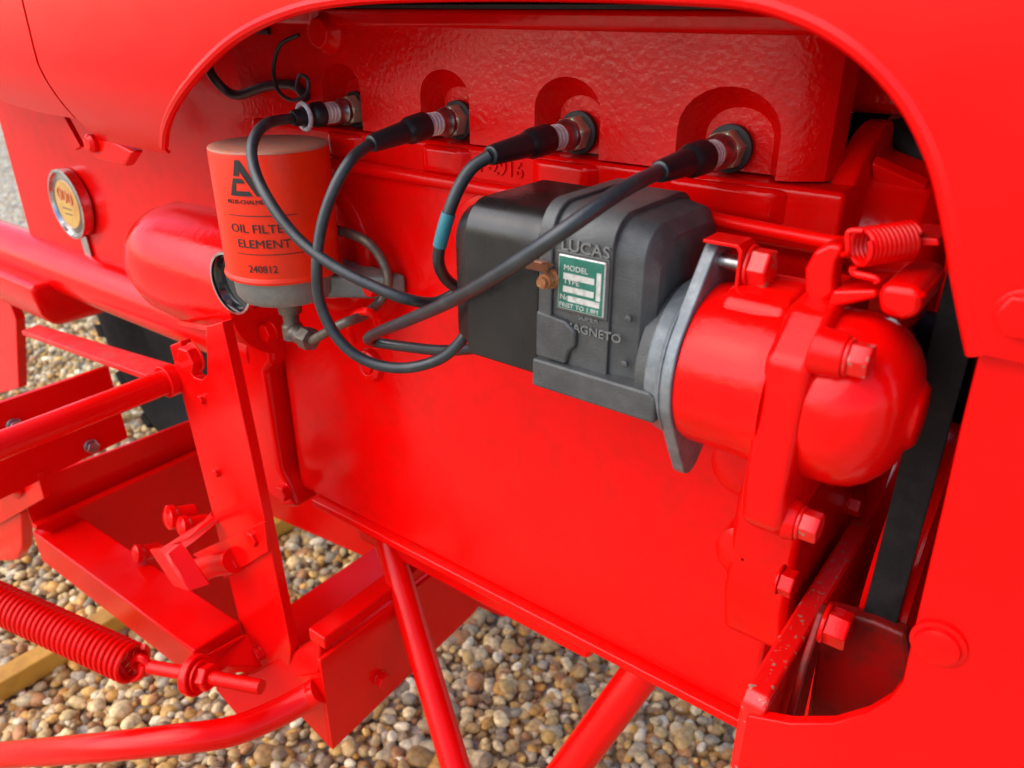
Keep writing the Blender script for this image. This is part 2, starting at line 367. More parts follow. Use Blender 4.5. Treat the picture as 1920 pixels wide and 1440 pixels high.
# ---- spark plugs
def plug(x, i):
    z = .921; y0 = YB+.017
    p = obj('spark_plug', lathe((x, y0-.014, z), (0, -1, 0), [(0, .0105), (.004, .0105), (.006, .0088), (.010, .0078), (.011, .0078)], 24), STEEL, T,
            label='spark plug with plated hexagon and ribbed pale insulator')
    hx = obj('hexagon', hexa((x, y0-.004, z), (0, -1, 0), .0215, 0, .011, rot=.5), BRASS, p, .0006)
    obj('washer', lathe((x, y0, z), (0, -1, 0), [(0, .0145), (.0035, .0145), (.004, .0135)], 28), DARK, p)
    pr = [(0, .0076)]
    for k in range(5):
        t = .001+k*.0036; pr += [(t, .0076), (t+.0008, .0084), (t+.0022, .0084), (t+.003, .0074)]
    obj('insulator', lathe((x, y0-.024, z), (0, -1, 0), pr+[(.022, .007)], 24), CERAM, p)
for i, x in enumerate(PX): plug(x, i)

# ---- hood
def hoodY(X, Z):
    t = min(max((X+.45)/.2, 0), 1); t = t*t*(3-2*t)          # 0 rear (tucked under), 1 front (flat)
    d = max(0, .955-Z)
    return .345+(1-t)*(d*.18+d*d*5.2)
def on_hood(x, y):
    p = P(x, y, Y=.345)
    for _ in range(12): p = P(x, y, Y=hoodY(p.x, p.z))
    return p
def hood_part(name, x0, x1, nx, zb, parent, m=SHEET, label=None, th=.003):
    def section(X):
        b = zb(X); s = []
        for i in range(13): z = b+(1.05-b)*(i/12); s.append((hoodY(X, z), z))
        for y, z in ((.349, 1.09), (.366, 1.125), (.40, 1.155), (.46, 1.178), (.54, 1.19), (YC, 1.194)): s.append((y, z))
        s += [(2*YC-y, z) for y, z in s[-2::-1]]
        return s
    rings = []
    for i in range(nx+1):
        X = x0+(x1-x0)*i/nx; s = section(X); N = len(s); inn = []
        for k, (y, z) in enumerate(s):
            a, b = s[max(k-1, 0)], s[min(k+1, N-1)]; ty, tz = b[0]-a[0], b[1]-a[1]; L = math.hypot(ty, tz)
            inn.append((y+tz/L*th, z-ty/L*th))
        rings.append([V((X, y, z)) for y, z in s]+[V((X, y, z)) for y, z in inn[::-1]])
    bm = loft(rings); n = len(rings[0]); bm.faces.ensure_lookup_table()
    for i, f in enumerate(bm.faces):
        if i < nx*n and n//2 <= i % n < n-1: f.material_index = 1        # inside of the sheet: red darkened to deepen the underhood shade
    o = obj(name, bm, m, parent, label=label); o.data.materials.append(INNER_SHADE)
    return o
ARCH = [(300, 274), (303, 240), (318, 200), (345, 158), (385, 112), (430, 72), (480, 42), (540, 18), (600, 3), (700, -8), (900, -14), (1100, -14), (1300, -8), (1410, 2), (1490, 26), (1560, 60), (1630, 112), (1690, 178),
        (1730, 245), (1762, 325), (1784, 425), (1800, 520), (1815, 600), (1829, 668)]
arch3 = [on_hood(*q) for q in ARCH]
hood = hood_part('hood', -.787, .32, 60, lambda X: .882 if X < -.3 else .874, T, label='smooth red hood side panel with large arched engine opening')
pl = [V((p.x, .2, p.z)) for p in arch3]
pl = [V((pl[0].x, .2, .80))]+pl+[V((pl[-1].x, .2, .80))]
cut(hood, [prism(pl, (0, .9, 0))])
obj('rolled_edge', tube([V((p.x, p.y+.0035, p.z)) for p in arch3], .0042, 10, 6), SHEET, hood)
cowl = hood_part('cowl', -1.30, -.7905, 20, lambda X: .905+.0*(X) if X > -.86 else .905+(-.86-X)*.1, T, label='red cowl panel behind the hood seam')
c = P(1917, 590, Y=.345); bolt((c.x, .345, c.z), (0, -1, 0), .016, .005, hood, SHEET)
# bracket and screw under the hood's rear lower corner
c = P(178, 268, Y=.372)
hb = obj('hood_bracket', prism([P(150, 262, Y=.385), P(185, 250, Y=.385), P(250, 285, Y=.385), P(232, 312, Y=.385), P(180, 300, Y=.385)], (0, .012, 0)), RED, T, .003)
obj('screw', lathe(P(176, 268, Y=.385), (0, -1, 0), [(0, .009), (.004, .009), (.007, .006), (.0075, .001)], 20), RED, hb)
obj('strap', prism([P(95, 200, Y=.40), P(112, 205, Y=.40), P(150, 275, Y=.40), P(140, 282, Y=.40), P(112, 250, Y=.40)], (0, .006, 0)), RED, hb, .001)

def px_y(q, Y): return [P(x, y, Y=Y) for x, y in q]
# ---- lower front side plate with U cut-out, bracket arm and inner parts
pts = [P(x, y, Y=.354) for x, y in ((1834, 640), (1833, 672), (1800, 805), (1765, 960), (1725, 1132), (1692, 1280), (1668, 1312), (1625, 1338), (1560, 1357), (1480, 1357), (1400, 1342))]
fp = obj('front_side_plate', prism(pts+[V((-.0935, .354, .50)), V((.28, .354, .50)), V((.28, .354, pts[0].z))], (0, .008, 0)), SHEET, T, .0015, label='flat red lower side plate at the radiator with round bolt head')
c = P(1760, 1205, Y=.354)
obj('bolt', lathe((c.x, .354, c.z), (0, -1, 0), [(0, .0125), (.002, .0125), (.0025, .0105), (.005, .0098), (.0065, .006), (.0068, .001)], 28), SHEET, fp)
arm = obj('front_bracket_arm', prism([(-.099, .356, .61), (-.099, .356, .625), (-.099, .362, .632), (-.099, .58, .632), (-.099, .58, .56), (-.099, .356, .56)], (.0155, 0, 0)), CHIPRED, T, .003, 3)
obj('inner_bracket', prism([(-.079, .388, .50), (-.079, .388, .60), (-.079, .398, .635), (-.079, .415, .662), (-.079, .4235, .665), (-.079, .4235, .50)], (.005, 0, 0)), SHADED_RED, arm, .002)
c = P(1568, 1176, X=-.066); bolt((-.0735, c.y, c.z), (1, 0, 0), .021, .013, arm, CAST, rot=.1)
obj('bolster', prism(px_y([(1545, 1140), (1640, 1166), (1700, 1192), (1720, 1420), (1500, 1420)], .432), (0, .012, 0)), SHADED_RED, T, .003, 3)
obj('bolster_beam', box(-.115, .25, .492, .85, .36, .56), RED, T, .01, 3)
obj('far_blocking_plate', box(-.14, .28, 2*YC-.362, 2*YC-.354, .45, .868), SHEET, T, .0015)  # unseen plate, left solid to block light and view from the far side
obj('dark_fill_drum', lathe((-.145, .72, .70), (1, 0, 0), [(0, .02), (0, .062), (.10, .062), (.104, .05), (.106, .01)], 36), BELT, T, .002)  # added black drum, put in to darken the space behind the belt
obj('radiator', box(.045, .10, .40, .84, .62, 1.12), DARK, T, .004)

# ---- fan belt and pulleys (axis along the tractor)
def pulley(name, y, z, r, x0, x1, parent):
    w = (x1-x0)/2; xm = (x0+x1)/2
    return obj(name, lathe((x0, y, z), (1, 0, 0), [(-.004, r*.3), (-.003, r*.97), (0, r), (.002, r*.99), (w-.003, r*.86), (w+.003, r*.86), (2*w-.002, r*.99), (2*w, r), (2*w+.003, r*.97), (2*w+.004, r*.3)], 56), RED, parent, label=None)
XB0, XB1 = -.058, -.036
cp = pulley('crank_pulley', .555, .640, .112, XB0, XB1, T); fpul = pulley('fan_pulley', .545, .925, .105, XB0, XB1, T)
def belt():
    r1, r2 = .110, .103; (y1, z1), (y2, z2) = (.555, .640), (.545, .925); out = []
    for i in range(33): a = math.pi+math.pi*i/32; out.append((y1+r1*math.cos(a), z1+r1*math.sin(a)))
    for i in range(33): a = math.pi*i/32; out.append((y2+r2*math.cos(a), z2+r2*math.sin(a)))
    rings = []
    cy, cz = .55, .75
    n = len(out)
    for k, (y, z) in enumerate(out):
        yc, zc = (y1, z1) if k < 33 else (y2, z2); L = math.hypot(y-yc, z-zc); ny, nz = (y-yc)/L, (z-zc)/L
        rings.append([V((XB0+.001, y+ny*.006, z+nz*.006)), V((XB1-.001, y+ny*.006, z+nz*.006)), V((XB1-.005, y-ny*.005, z-nz*.005)), V((XB0+.005, y-ny*.005, z-nz*.005))])
    bm = loft(rings+[rings[0]], False); bmesh.ops.remove_doubles(bm, verts=bm.verts, dist=1e-5)
    return obj('fan_belt', bm, BELT, T, .001, 2, label='wide black rubber fan belt')
belt()
# water pump in the shade behind the belt
wp = obj('water_pump', lathe((-.135, .545, .862), (1, 0, 0), [(0, .05), (.0, .074), (.014, .074), (.016, .070), (.018, .058), (.050, .054), (.056, .046), (.058, .02)], 48), CAST, T, .002)
for k in range(6):
    bm = nb(); a = 2.2+k*math.pi/3; d = V((0, math.cos(a), math.sin(a))); s = V((0, -math.sin(a), math.cos(a)))*.004; o = V((-.117, .545, .862))
    loft([[o+d*.050-s, o+d*.050+s, o+d*.071+s, o+d*.071-s], [o+d*.050-s+V((.03, 0, 0)), o+d*.050+s+V((.03, 0, 0)), o+d*.057+s+V((.03, 0, 0)), o+d*.057-s+V((.03, 0, 0))]], True, bm)
    obj('rib', bm, CAST, wp, .0015)
obj('water_hose', tube([P(1590, 250, Y=.57), P(1640, 246, Y=.565), P(1700, 262, Y=.555), P(1760, 300, Y=.545), P(1900, 330, Y=.54)], .013, 18), BELT, T)
obj('hose_clip', lathe(P(1668, 250, Y=.562), (1, -.1, -.1), [(0, .0146), (.008, .0146)], 24), STEEL, T)
obj('pump_stay', tube([P(1745, 420, X=-.085), P(1760, 330, X=-.085)], .009, 12), RED, wp)

# ---- oil filter
FX, FY, Fr = -.547, .400, .0475
flt = obj('oil_filter', lathe((FX, FY, .798), (0, 0, 1), [(0, Fr*.93), (0, Fr+.0005), (.002, Fr+.0012), (.004, Fr+.0005), (.005, Fr-.0004), (.099, Fr-.0004), (.1015, Fr-.001)], 64, cap=True), FILT, T, label='orange spin-on oil filter can with black printing')
obj('can_top', lathe((FX, FY, .8995), (0, 0, 1), [(0, Fr-.0006), (.0012, Fr-.0012), (.002, Fr-.004), (.0012, Fr-.009), (.0018, .001)], 64), FTOP, flt)
fb = obj('filter_base', lathe((FX, FY, .775), (0, 0, 1), [(0, .034), (.001, .038), (.006, .0415), (.019, .0425), (.0225, .0425)], 56), FBASE, flt)
obj('base_arm', prism([V((FX+.02, .405, .774)), V((FX+.075, .44, .774)), V((FX+.085, .46, .774)), V((FX+.0, .46, .774)), V((FX-.02, .43, .774))], (0, 0, .02)), FBASE, flt, .004, 3)
bolt((FX+.068, .437, .784), (0, -1, 0), .012, .006, flt, RED)
A0 = R_(-36)                     # printing is centred on the side facing out and forward
def onfilt(ac):
    def bend(x, y, z):
        a = ac+x/Fr; r = Fr-.0001+z; return V((FX+r*math.cos(a), FY+r*math.sin(a), y))
    return bend
def label_text(body, size, zc, ac, sx=1, bold=0):
    b = onfilt(ac); return text(body, size, (0, 0, 0), ext=.0002, sx=sx, align='CENTER', bold=bold, bend=lambda x, y, z: b(x, y+zc, z))
AC = A0-R_(24)
obj('print_line', label_text('OIL FILTER', .0095, .8405, AC+.08, 1.12, 0), INK, flt)
obj('print_line', label_text('ELEMENT', .0095, .8285, AC+.11, 1.12, 0), INK, flt)
obj('print_line', label_text('240812', .0085, .8085, AC+.05, .95), INK, flt)
obj('print_line', label_text('ALLIS-CHALMERS', .0045, .8630, AC-.06, 1.05, 0), INK, flt)
def strip(a0, a1, z0, z1, bm=None, n=16):
    bm = bm or nb()
    for r in (0,):
        v = [[bm.verts.new((FX+(Fr+.0001)*math.cos(a), FY+(Fr+.0001)*math.sin(a), z)) for z in (z0, z1)] for a in (a0+(a1-a0)*i/n for i in range(n+1))]
        for p, q in zip(v, v[1:]): bm.faces.new((p[0], q[0], q[1], p[1]))
    return bm
obj('rule', strip(AC-.46, AC+.72, .8535, .8541), INK, flt); obj('rule', strip(AC-.40, AC+.78, .8230, .8236), INK, flt)
def flat_on_filter(poly, zc, ac, s):
    b = onfilt(ac); bm = nb()
    f = bm.faces.new([bm.verts.new((x*s, y*s, 0)) for x, y in poly])
    bmesh.ops.triangulate(bm, faces=[f])
    bmesh.ops.subdivide_edges(bm, edges=bm.edges, cuts=3)
    for v in bm.verts: v.co = b(v.co.x, v.co.y+zc, .0002)
    return bm
# emblem: a slanted stroke and broken A with an inner hook
obj('emblem', flat_on_filter([(-.12, 1), (.02, 1), (.62, 0), (.40, 0), (-.03, .72), (-.06, .56), (-.235, .56)], .8690, AC-.10, .0268), INK, flt)
obj('emblem', flat_on_filter([(-.26, .49), (.02, .49), (.10, .36), (-.20, .36), (-.23, .14), (.20, .14), (.28, 0), (-.42, 0)], .8690, AC-.10, .0268), INK, flt)
# drain fitting and pipe under the base
ft = obj('drain_fitting', lathe((FX, FY, .768), (0, 0, -1), [(0, .011), (.010, .010), (.011, .007), (.020, .007), (.022, .009), (.034, .009), (.035, .001)], 20), PIPE, flt)
obj('fitting_elbow', tube([(FX, FY, .740), (FX+.03, FY-.004, .740)], .0085, 14), PIPE, ft)
obj('fitting_nut', hexa((FX+.018, FY-.002, .740), (1, -.12, 0), .018, 0, .012), PIPE, ft, .0008)
op = obj('oil_pipe', tube([(FX+.03, FY-.004, .740), P(640, 608, Y=.40), P(680, 592, Y=.42), P(712, 565, Y=.44), P(728, 525, Y=.445), P(712, 480, Y=.445), P(680, 448, Y=.44), P(628, 430, Y=.44)], .0042, 12), PIPE, T, label='thin dull oil pipe curling behind the filter')
# gauge on the bell housing
c = P(438, 530, Y=.385)
gz = obj('gauge', lathe((c.x, .414, c.z), (0, -1, 0), [(0, .026), (.026, .028), (.030, .0275), (.0305, .024), (.026, .022), (.025, .001)], 40), LENS, T, label='black round gauge with pale rim behind the oil filter')
obj('rim', lathe((c.x, .388, c.z), (0, -1, 0), [(0, .0284), (.004, .0290), (.0072, .0284), (.0074, .0262)], 44, cap=False), CHROME, gz)

# ---- bell housing / torque tube behind the engine
hs = obj('torque_housing', prism([V((-1.25, .476, .67)), V((-.70, .476, .67)), V((-.66, .476, .74)), V((-.66, .476, .97)), V((-1.25, .476, .90))], (0, .29, 0)), CAST, T, .008, 3)
obj('frame_tube', lathe((-1.55, .478, .664), (1, 0, 0), [(0, .001), (0, .036), (.86, .036), (.866, .03), (.868, .001)], 40), RED, T)
st = obj('starter_bulge', lathe((-.885, .472, .738), (1, 0, 0), [(0, .001), (.002, .022), (.010, .042), (.028, .057), (.055, .065), (.09, .067), (.236, .067), (.238, .001)], 44), CAST, T)
c = P(258, 512, Y=.42)
pb = obj('pad', prism([P(268, 478, Y=.422), P(325, 505, Y=.422), P(338, 530, Y=.422), P(338, 556, Y=.422), P(268, 530, Y=.422)], (0, .03, 0)), CAST, st, .006, 3)
bolt((c.x+.012, .424, c.z), (-.35, -1, 0), .020, .010, st)
obj('inner_panel', box(-.80, -.66, .50, .505, .80, 1.10), RED, T)
# round tin dial hung on the housing
c = P(110, 386, Y=.452)
dl = obj('round_dial', lathe((c.x, .474, c.z), (-.02, -1, 0), [(0, .044), (.010, .045), (.013, .0445), (.0135, .041), (.010, .039), (.010, .001)], 48), CHROME, T, label='round tin dial with pale metal rim and yellow face on the housing')
ax = V((-.02, -1, 0)).normalized(); dc = V((c.x, .474, c.z))
obj('dial_face', lathe(dc, ax, [(.0098, .0385), (.0108, .037), (.0108, .001)], 44), mat('dial_brown', (.12, .07, .05), .4, coat=.5), dl)
obj('dial_sticker', lathe(dc, ax, [(.0106, .031), (.0113, .030), (.0113, .001)], 40), STICK, dl)
axx = V((0, 0, 1)).cross(ax).normalized()*-1
axx = V((-ax.y, ax.x, 0)).normalized()
for dx in (-.016, -.003, .010):            # worn orange device above two faint bars
    cc = dc+ax*.0114+axx*(dx+.003)+V((0, 0, .010-dx*.15))
    obj('dial_mark', tube([cc+(axx*math.cos(t)*.0048+V((0, 0, 1))*math.sin(t)*.0075) for t in [2*math.pi*k/14 for k in range(15)]], .0014, 6, 1, smooth=False), DIALO, dl)
for dz, w in ((-.006, .013), (-.013, .010)):
    cc = dc+ax*.0114+V((0, 0, dz)); obj('dial_mark', tube([cc-axx*w, cc+axx*w*.8], .0007, 6), INK, dl)
tb = obj('tab', prism([dc+axx*-.008+V((0, 0, -.043)), dc+axx*.009+V((0, 0, -.043)), dc+axx*.013+V((0, 0, -.085)), dc+axx*.006+V((0, 0, -.09)), dc+axx*.002+V((0, 0, -.078)), dc+axx*-.005+V((0, 0, -.076))], ax*.002), CHROME, dl, .0005)
# rounded pedal housing low at the left, its post, wheel behind
obj('pedal_housing', loft([[V((x, y, z)) for x, y in ((-1.42, .42+e), (-1.14-e*.6, .42+e), (-1.14-e*.6, .56-e), (-1.42, .56-e))] for z, e in ((.655, 0), (.64, 0), (.61, .006), (.59, .02), (.582, .045))]), CAST, T, .012, 4)
obj('pedal_post', prism(px_y([(-220, 500), (10, 545), (30, 600), (35, 728), (-220, 800)], .46), (0, .015, 0)), RED, T, .002)
def wheel():
    y0, xc, zc, r = .80, -1.43, .42, .42
    ty = obj('rear_wheel', lathe((xc, y0, zc), (0, 1, 0), [(.02, r*.62), (.0, r*.68), (-.02, r*.8), (-.01, r*.93), (.03, r*.98), (.17, r*.98), (.21, r*.93), (.22, r*.8), (.2, r*.68), (.18, r*.62)], 64), TYRE, T, label='black rubber tyre of the far wheel with red rim')
    obj('rim', lathe((xc, y0+.03, zc), (0, 1, 0), [(0, r*.60), (-.012, r*.63), (.0, r*.6), (.06, r*.5), (.07, r*.12), (.07, .001)], 48), RED, ty)
    bm = nb()
    for k in range(22):
        a = 2*math.pi*k/22; ax_ = V((math.cos(a), 0, math.sin(a))); s = V((-math.sin(a), 0, math.cos(a)))
        o = V((xc, y0, zc)); sg = .055
        q = [o+ax_*r*.97+V((0, -.005, 0))-s*.018, o+ax_*r*.97+V((0, -.005, 0))+s*.012, o+ax_*r*.97+V((0, .11, 0))+s*(.012+sg), o+ax_*r*.97+V((0, .11, 0))+s*(sg-.018)]
        prism(q, ax_*.028, bm)
    obj('tread_lugs', bm, TYRE, ty, kind='stuff')
wheel()
# two round brace tubes running down under the engine
J = P(916, 1645, Z=.2)
for nm, p in (('a', P(728, 1015, Y=.50)), ('b', P(1203, 1260, Y=.50))):
    obj('brace_tube', tube([p+(p-J)*.06, J], .0155 if nm == 'a' else .018, 20), RED, T, label='round red brace tube running down under the engine')
obj('brace_plate', prism([J+V((-.05, -.02, -.03)), J+V((.05, -.02, -.03)), J+V((.05, .02, -.03)), J+V((-.05, .02, -.03))], (0, 0, .05)), RED, T, .004)

# ---- magneto
AY, AZ = .385, .822
MX0, MX1, MY0, MY1 = -.242, -.175, .345, .438
def mag_section(x, sh=0, top=.904, bot=.802, y0=MY0, y1=MY1, r=.019):
    pts = [V((x, y1-sh, bot+sh)), V((x, y0+sh, bot+sh))]
    for i in range(9): a = math.pi-math.pi/2*i/8; pts.append(V((x, y0+sh+r+r*math.cos(a), top-sh-r+r*math.sin(a))))
    for i in range(9): a = math.pi/2-math.pi/2*i/8; pts.append(V((x, y1-sh-r+r*math.cos(a), top-sh-r+r*math.sin(a))))
    return pts
mg = obj('magneto', loft([mag_section(MX0, 0), mag_section(MX1-.022, 0), mag_section(MX1-.0215, .0025), mag_section(MX1-.006, .005), mag_section(MX1, .012)]), GREYC, T, .0025, 3, label='dark grey cast magneto with green nameplate and raised lettering')
obj('rib_band', loft([mag_section(MX0+.0, -.0022), mag_section(MX0+.009, -.0022)]), GREYC, mg, .0012)
cap = obj('distributor_cap', loft([mag_section(-.318, .026, .897, .806), mag_section(-.316, .014, .897, .806), mag_section(-.309, .006, .897, .806), mag_section(-.297, .002, .897, .806), mag_section(-.296, -.001, .898, .805), mag_section(-.2425, -.001, .898, .805)]), BAKE, mg, .002, 3, label='glossy black distributor cap of the magneto')
obj('cap_ridge', loft([mag_section(-.288, -.0035, .906, .83), mag_section(-.2425, -.0035, .906, .83)]), BAKE, cap, .002) if False else None
# foot
obj('foot', prism([(MX0-.001, MY0-.006, .799), (MX1+.012, MY0-.006, .799), (MX1+.012, MY0-.006, .813), (MX1+.008, MY0-.006, .8165), (MX0-.001, MY0-.006, .8165)], (0, .09, 0)), GREYC, mg, .0018, 3)
obj('lug', prism([(MX0-.001, MY0-.003, .8165), (MX0+.020, MY0-.003, .8165), (MX0+.022, MY0-.003, .825), (MX0+.026, MY0-.003, .829), (MX0+.026, MY0-.003, .838), (MX0+.019, MY0-.003, .843), (MX0-.001, MY0-.003, .845)], (0, .02, 0)), GREYC, mg, .002, 3)
obj('lettering', text('LUCAS', .0088, (MX0+.0135, MY0-.0002, .8822), ext=.0009, sx=1.15, bold=.0001), EDGEM, mg)
obj('lettering', text('MAGNETO', .0068, (MX0+.017, MY0-.0002, .8375), ext=.0009, sx=1.1), EDGEM, mg)
obj('lettering', text('SUPER', .0042, (MX0+.026, MY0-.0002, .8452), ext=.0006, sx=1.1), EDGEM, mg)
NX0, NX1, NZ0, NZ1 = MX0+.013, MX0+.0425, .8495, .8800
npf = obj('nameplate_frame', prism([(NX0-.002, MY0+.001, NZ0-.002), (NX1+.002, MY0+.001, NZ0-.002), (NX1+.002, MY0+.001, NZ1+.002), (NX0-.002, MY0+.001, NZ1+.002)], (0, -.0022, 0)), GREYC, mg, .001)
npl = obj('nameplate', box(NX0, NX1, MY0-.0020, MY0+.001, NZ0, NZ1), PWHITE, mg, .0008, label='green and silver nameplate')
obj('plate_field', box(NX0+.0008, NX1-.0008, MY0-.0023, MY0, NZ0+.0008, NZ1-.0008), GREEN, mg)
pw, ph = NX1-NX0, NZ1-NZ0
for (a, b, c_, d) in ((.13, .79, .575, .685), (.13, .79, .335, .445), (.24, .92, .17, .275), (.84, .93, .30, .80)):
    obj('plate_panel', box(NX0+pw*a, NX0+pw*b, MY0-.0026, MY0, NZ0+ph*c_, NZ0+ph*d), PWHITE, mg)
for s, a, c_ in (('MODEL', .13, .74), ('TYPE', .13, .49), ('No', .06, .19), ('FRIST TO 1.9M', .05, .05)):
    obj('plate_print', text(s, .0042 if len(s) < 8 else .0036, (NX0+pw*a, MY0-.0024, NZ0+ph*c_), ext=.0002, sx=1.1), PWHITE, mg)
for x, z in ((MX1-.0105, .852), (MX1-.011, .826)):
    obj('rivet', lathe((x, MY0+.001, z), (0, -1, 0), [(0, .0022), (.0016, .002), (.002, .001)], 14), GREYC, mg)
# spring clip and terminal on the seam of the cap
c = P(1016, 530, Y=.335)
obj('terminal', lathe((c.x, MY0+.001, c.z), (0, -1, 0), [(0, .0055), (.003, .0055), (.0035, .0042), (.009, .0042), (.0095, .003), (.012, .003), (.0122, .001)], 18), RUST, mg, label='rusty brass terminal screw')
obj('clip', prism([V((c.x-.002, MY0-.0035, c.z+.004)), V((c.x+.004, MY0-.0035, c.z+.009)), V((c.x+.004, MY0-.010, c.z+.0125)), V((c.x+.002, MY0-.0135, c.z+.0125)), V((c.x+.002, MY0-.0135, c.z+.0115)), V((c.x+.003, MY0-.010, c.z+.011)), V((c.x-.001, MY0-.0025, c.z+.003))], (-.014, 0, 0)), COPPER, mg, .0004)
# neck, step disc and eared flange
obj('neck', lathe((MX1-.004, AY, AZ), (1, 0, 0), [(0, .041), (.014, .041), (.0165, .040)], 48), GREYC, mg)
obj('flange_step', lathe((-.172, AY, AZ), (1, 0, 0), [(0, .040), (0, .0435), (.002, .0445), (.007, .045), (.010, .0475), (.0108, .0475)], 56), ALLOY, mg, .0005)
def eared(x0, x1, r, ears, er, ed):
    pts = []; N = 120
    from math import cos, sin, atan2
    shapes = [(0, 0, r)]+[(ed*cos(a), ed*sin(a), er) for a in ears]
    for i in range(N):
        a = 2*math.pi*i/N; best = r; dx, dy = cos(a), sin(a)
        for ea in ears:                                  # hull of disc and ear in this direction
            for k in range(11):
                t = k/10; cx, cy, rr = ed*cos(ea)*t, ed*sin(ea)*t, r+(er-r)*t
                b = dx*cx+dy*cy; q = b*b-(cx*cx+cy*cy-rr*rr)
                if q > 0: best = max(best, b+math.sqrt(q))
        pts.append(V((x0, AY+best*dx, AZ+best*dy)))
    return prism(pts, (x1-x0, 0, 0))
EA = (R_(88), R_(262))
obj('mount_flange', eared(-.1625, -.155, .0465, EA, .012, .057), ALLOY, mg, .0012, 2, label='pale bare alloy mounting flange with two ears')
# ---- red drive housing (governor) with dome
dv = obj('drive_housing', lathe((-.1545, AY, AZ), (1, 0, 0), [(0, .02), (0, .0445), (.004, .0453), (.028, .0453), (.042, .0465), (.046, .048)], 64), CAST, T, label='glossy red magneto drive housing with domed end')
obj('top_pad', prism([(-.145, AY-.022, AZ+.036), (-.145, AY+.028, AZ+.036), (-.145, AY+.024, AZ+.0500), (-.145, AY-.012, AZ+.0490), (-.145, AY-.020, AZ+.044)], (.034, 0, 0)), CAST, dv, .004, 3)
corners = [(-.0475, -.018), (-.044, .030), (-.020, .050), (.03, .054), (.052, .04), (.055, -.05), (.02, -.070), (-.030, -.074), (-.044, -.062), (-.0485, -.04)]
obj('case_flange', prism([V((-.111, AY+a, AZ+b)) for a, b in corners], (.022, 0, 0)), CAST, dv, .005, 3)
dome = obj('dome', lathe((-.0895, AY, AZ), (1, 0, 0), [(0, .044), (.003, .0448), (.014, .0446), (.022, .0428), (.029, .0385), (.035, .032), (.039, .025), (.041, .018), (.043, .016), (.0445, .014), (.0455, .001)], 64), CAST, dv)
for (a, b, h) in ((-.036, .036, .014), (-.031, -.060, .006)):
    obj('bolt_boss', lathe((-.0905, AY+a, AZ+b), (1, 0, 0), [(0, .0115), (h, .010), (h+.001, .001)], 24), CAST, dv, .001)
    bolt((-.0905+h, AY+a, AZ+b), (1, 0, 0), .0145, .009, dv, CHIPRED, rot=.1)
# mounting bolt in the top ear, its red angle clip
ey, ez = AY+.057*math.cos(EA[0]), AZ+.057*math.sin(EA[0])
obj('stud', lathe((-.155, ey, ez), (1, 0, 0), [(0, .0045), (.016, .0045)], 14), STEEL, dv)
obj('angle_clip', prism([V((-.1615, ey-.013, ez+.0135)), V((-.1425, ey-.013, ez+.0135)), V((-.140, ey-.013, ez+.011)), V((-.140, ey-.013, ez-.016)), V((-.142, ey-.013, ez-.016)), V((-.142, ey-.013, ez+.0095)), V((-.1435, ey-.013, ez+.0115)), V((-.1615, ey-.013, ez+.0115))], (0, .018, 0)), RED, dv, .0006)
bolt((-.140, ey, ez), (1, 0, 0), .0185, .010, dv, CHIPRED, rot=.2)
bolt((-.1625, AY+.057*math.cos(EA[1])-.004, AZ+.057*math.sin(EA[1])+.012), (-1, -.2, 0), .007, .004, dv, BRASS)
# governor lever: bent strap, spring, counterweight block
gl = obj('governor_lever', prism([P(1520, 590, Y=.375), P(1507, 545, Y=.375), P(1507, 505, Y=.375), P(1525, 470, Y=.375), P(1556, 455, Y=.375), P(1585, 462, Y=.375), P(1568, 492, Y=.375), P(1562, 520, Y=.375), P(1562, 556, Y=.375)], (0, .016, 0)), RED, T, .003, 3, label='red bent governor lever strap')
obj('lever_foot', prism([P(1560, 545, Y=.374), P(1645, 542, Y=.374), P(1645, 560, Y=.374), P(1590, 572, Y=.374), P(1545, 582, Y=.374)], (0, .03, 0)), RED, gl, .002)
obj('lever_block', prism([P(1652, 530, Y=.364), P(1728, 540, Y=.364), P(1732, 560, Y=.364), P(1722, 598, Y=.364), P(1690, 604, Y=.364), P(1645, 592, Y=.364), P(1643, 555, Y=.364)], (0, .05, 0)), RED, gl, .006, 3)
sa, sb = P(1612, 464, Y=.372), P(1706, 450, Y=.392)
sp = obj('governor_spring', coil(sa, sb, .0078, .0014, 11), RED, T, label='short red coil spring on the governor lever')
obj('spring_hook', tube([sa+V((0, 0, .0078)), sa+V((-.006, 0, .006)), P(1590, 470, Y=.372), P(1580, 478, Y=.376)], .0014, 8), RED, sp)
obj('spring_hook', tube([P(1600, 500, Y=.372), P(1602, 512, Y=.372), P(1640, 522, Y=.372), P(1645, 530, Y=.372)], .0018, 8), RED, sp)
obj('spring_plate', prism([P(1700, 442, Y=.39), P(1760, 448, Y=.39), P(1762, 462, Y=.39), P(1702, 462, Y=.39)], (0, .03, 0)), RED, gl, .001)
obj('throttle_rod', tube([P(1290, 400, Y=.43), P(1400, 424, Y=.425), P(1600, 462, Y=.405)], .0042, 12), RED, T, label='thin red throttle rod running to the governor spring')

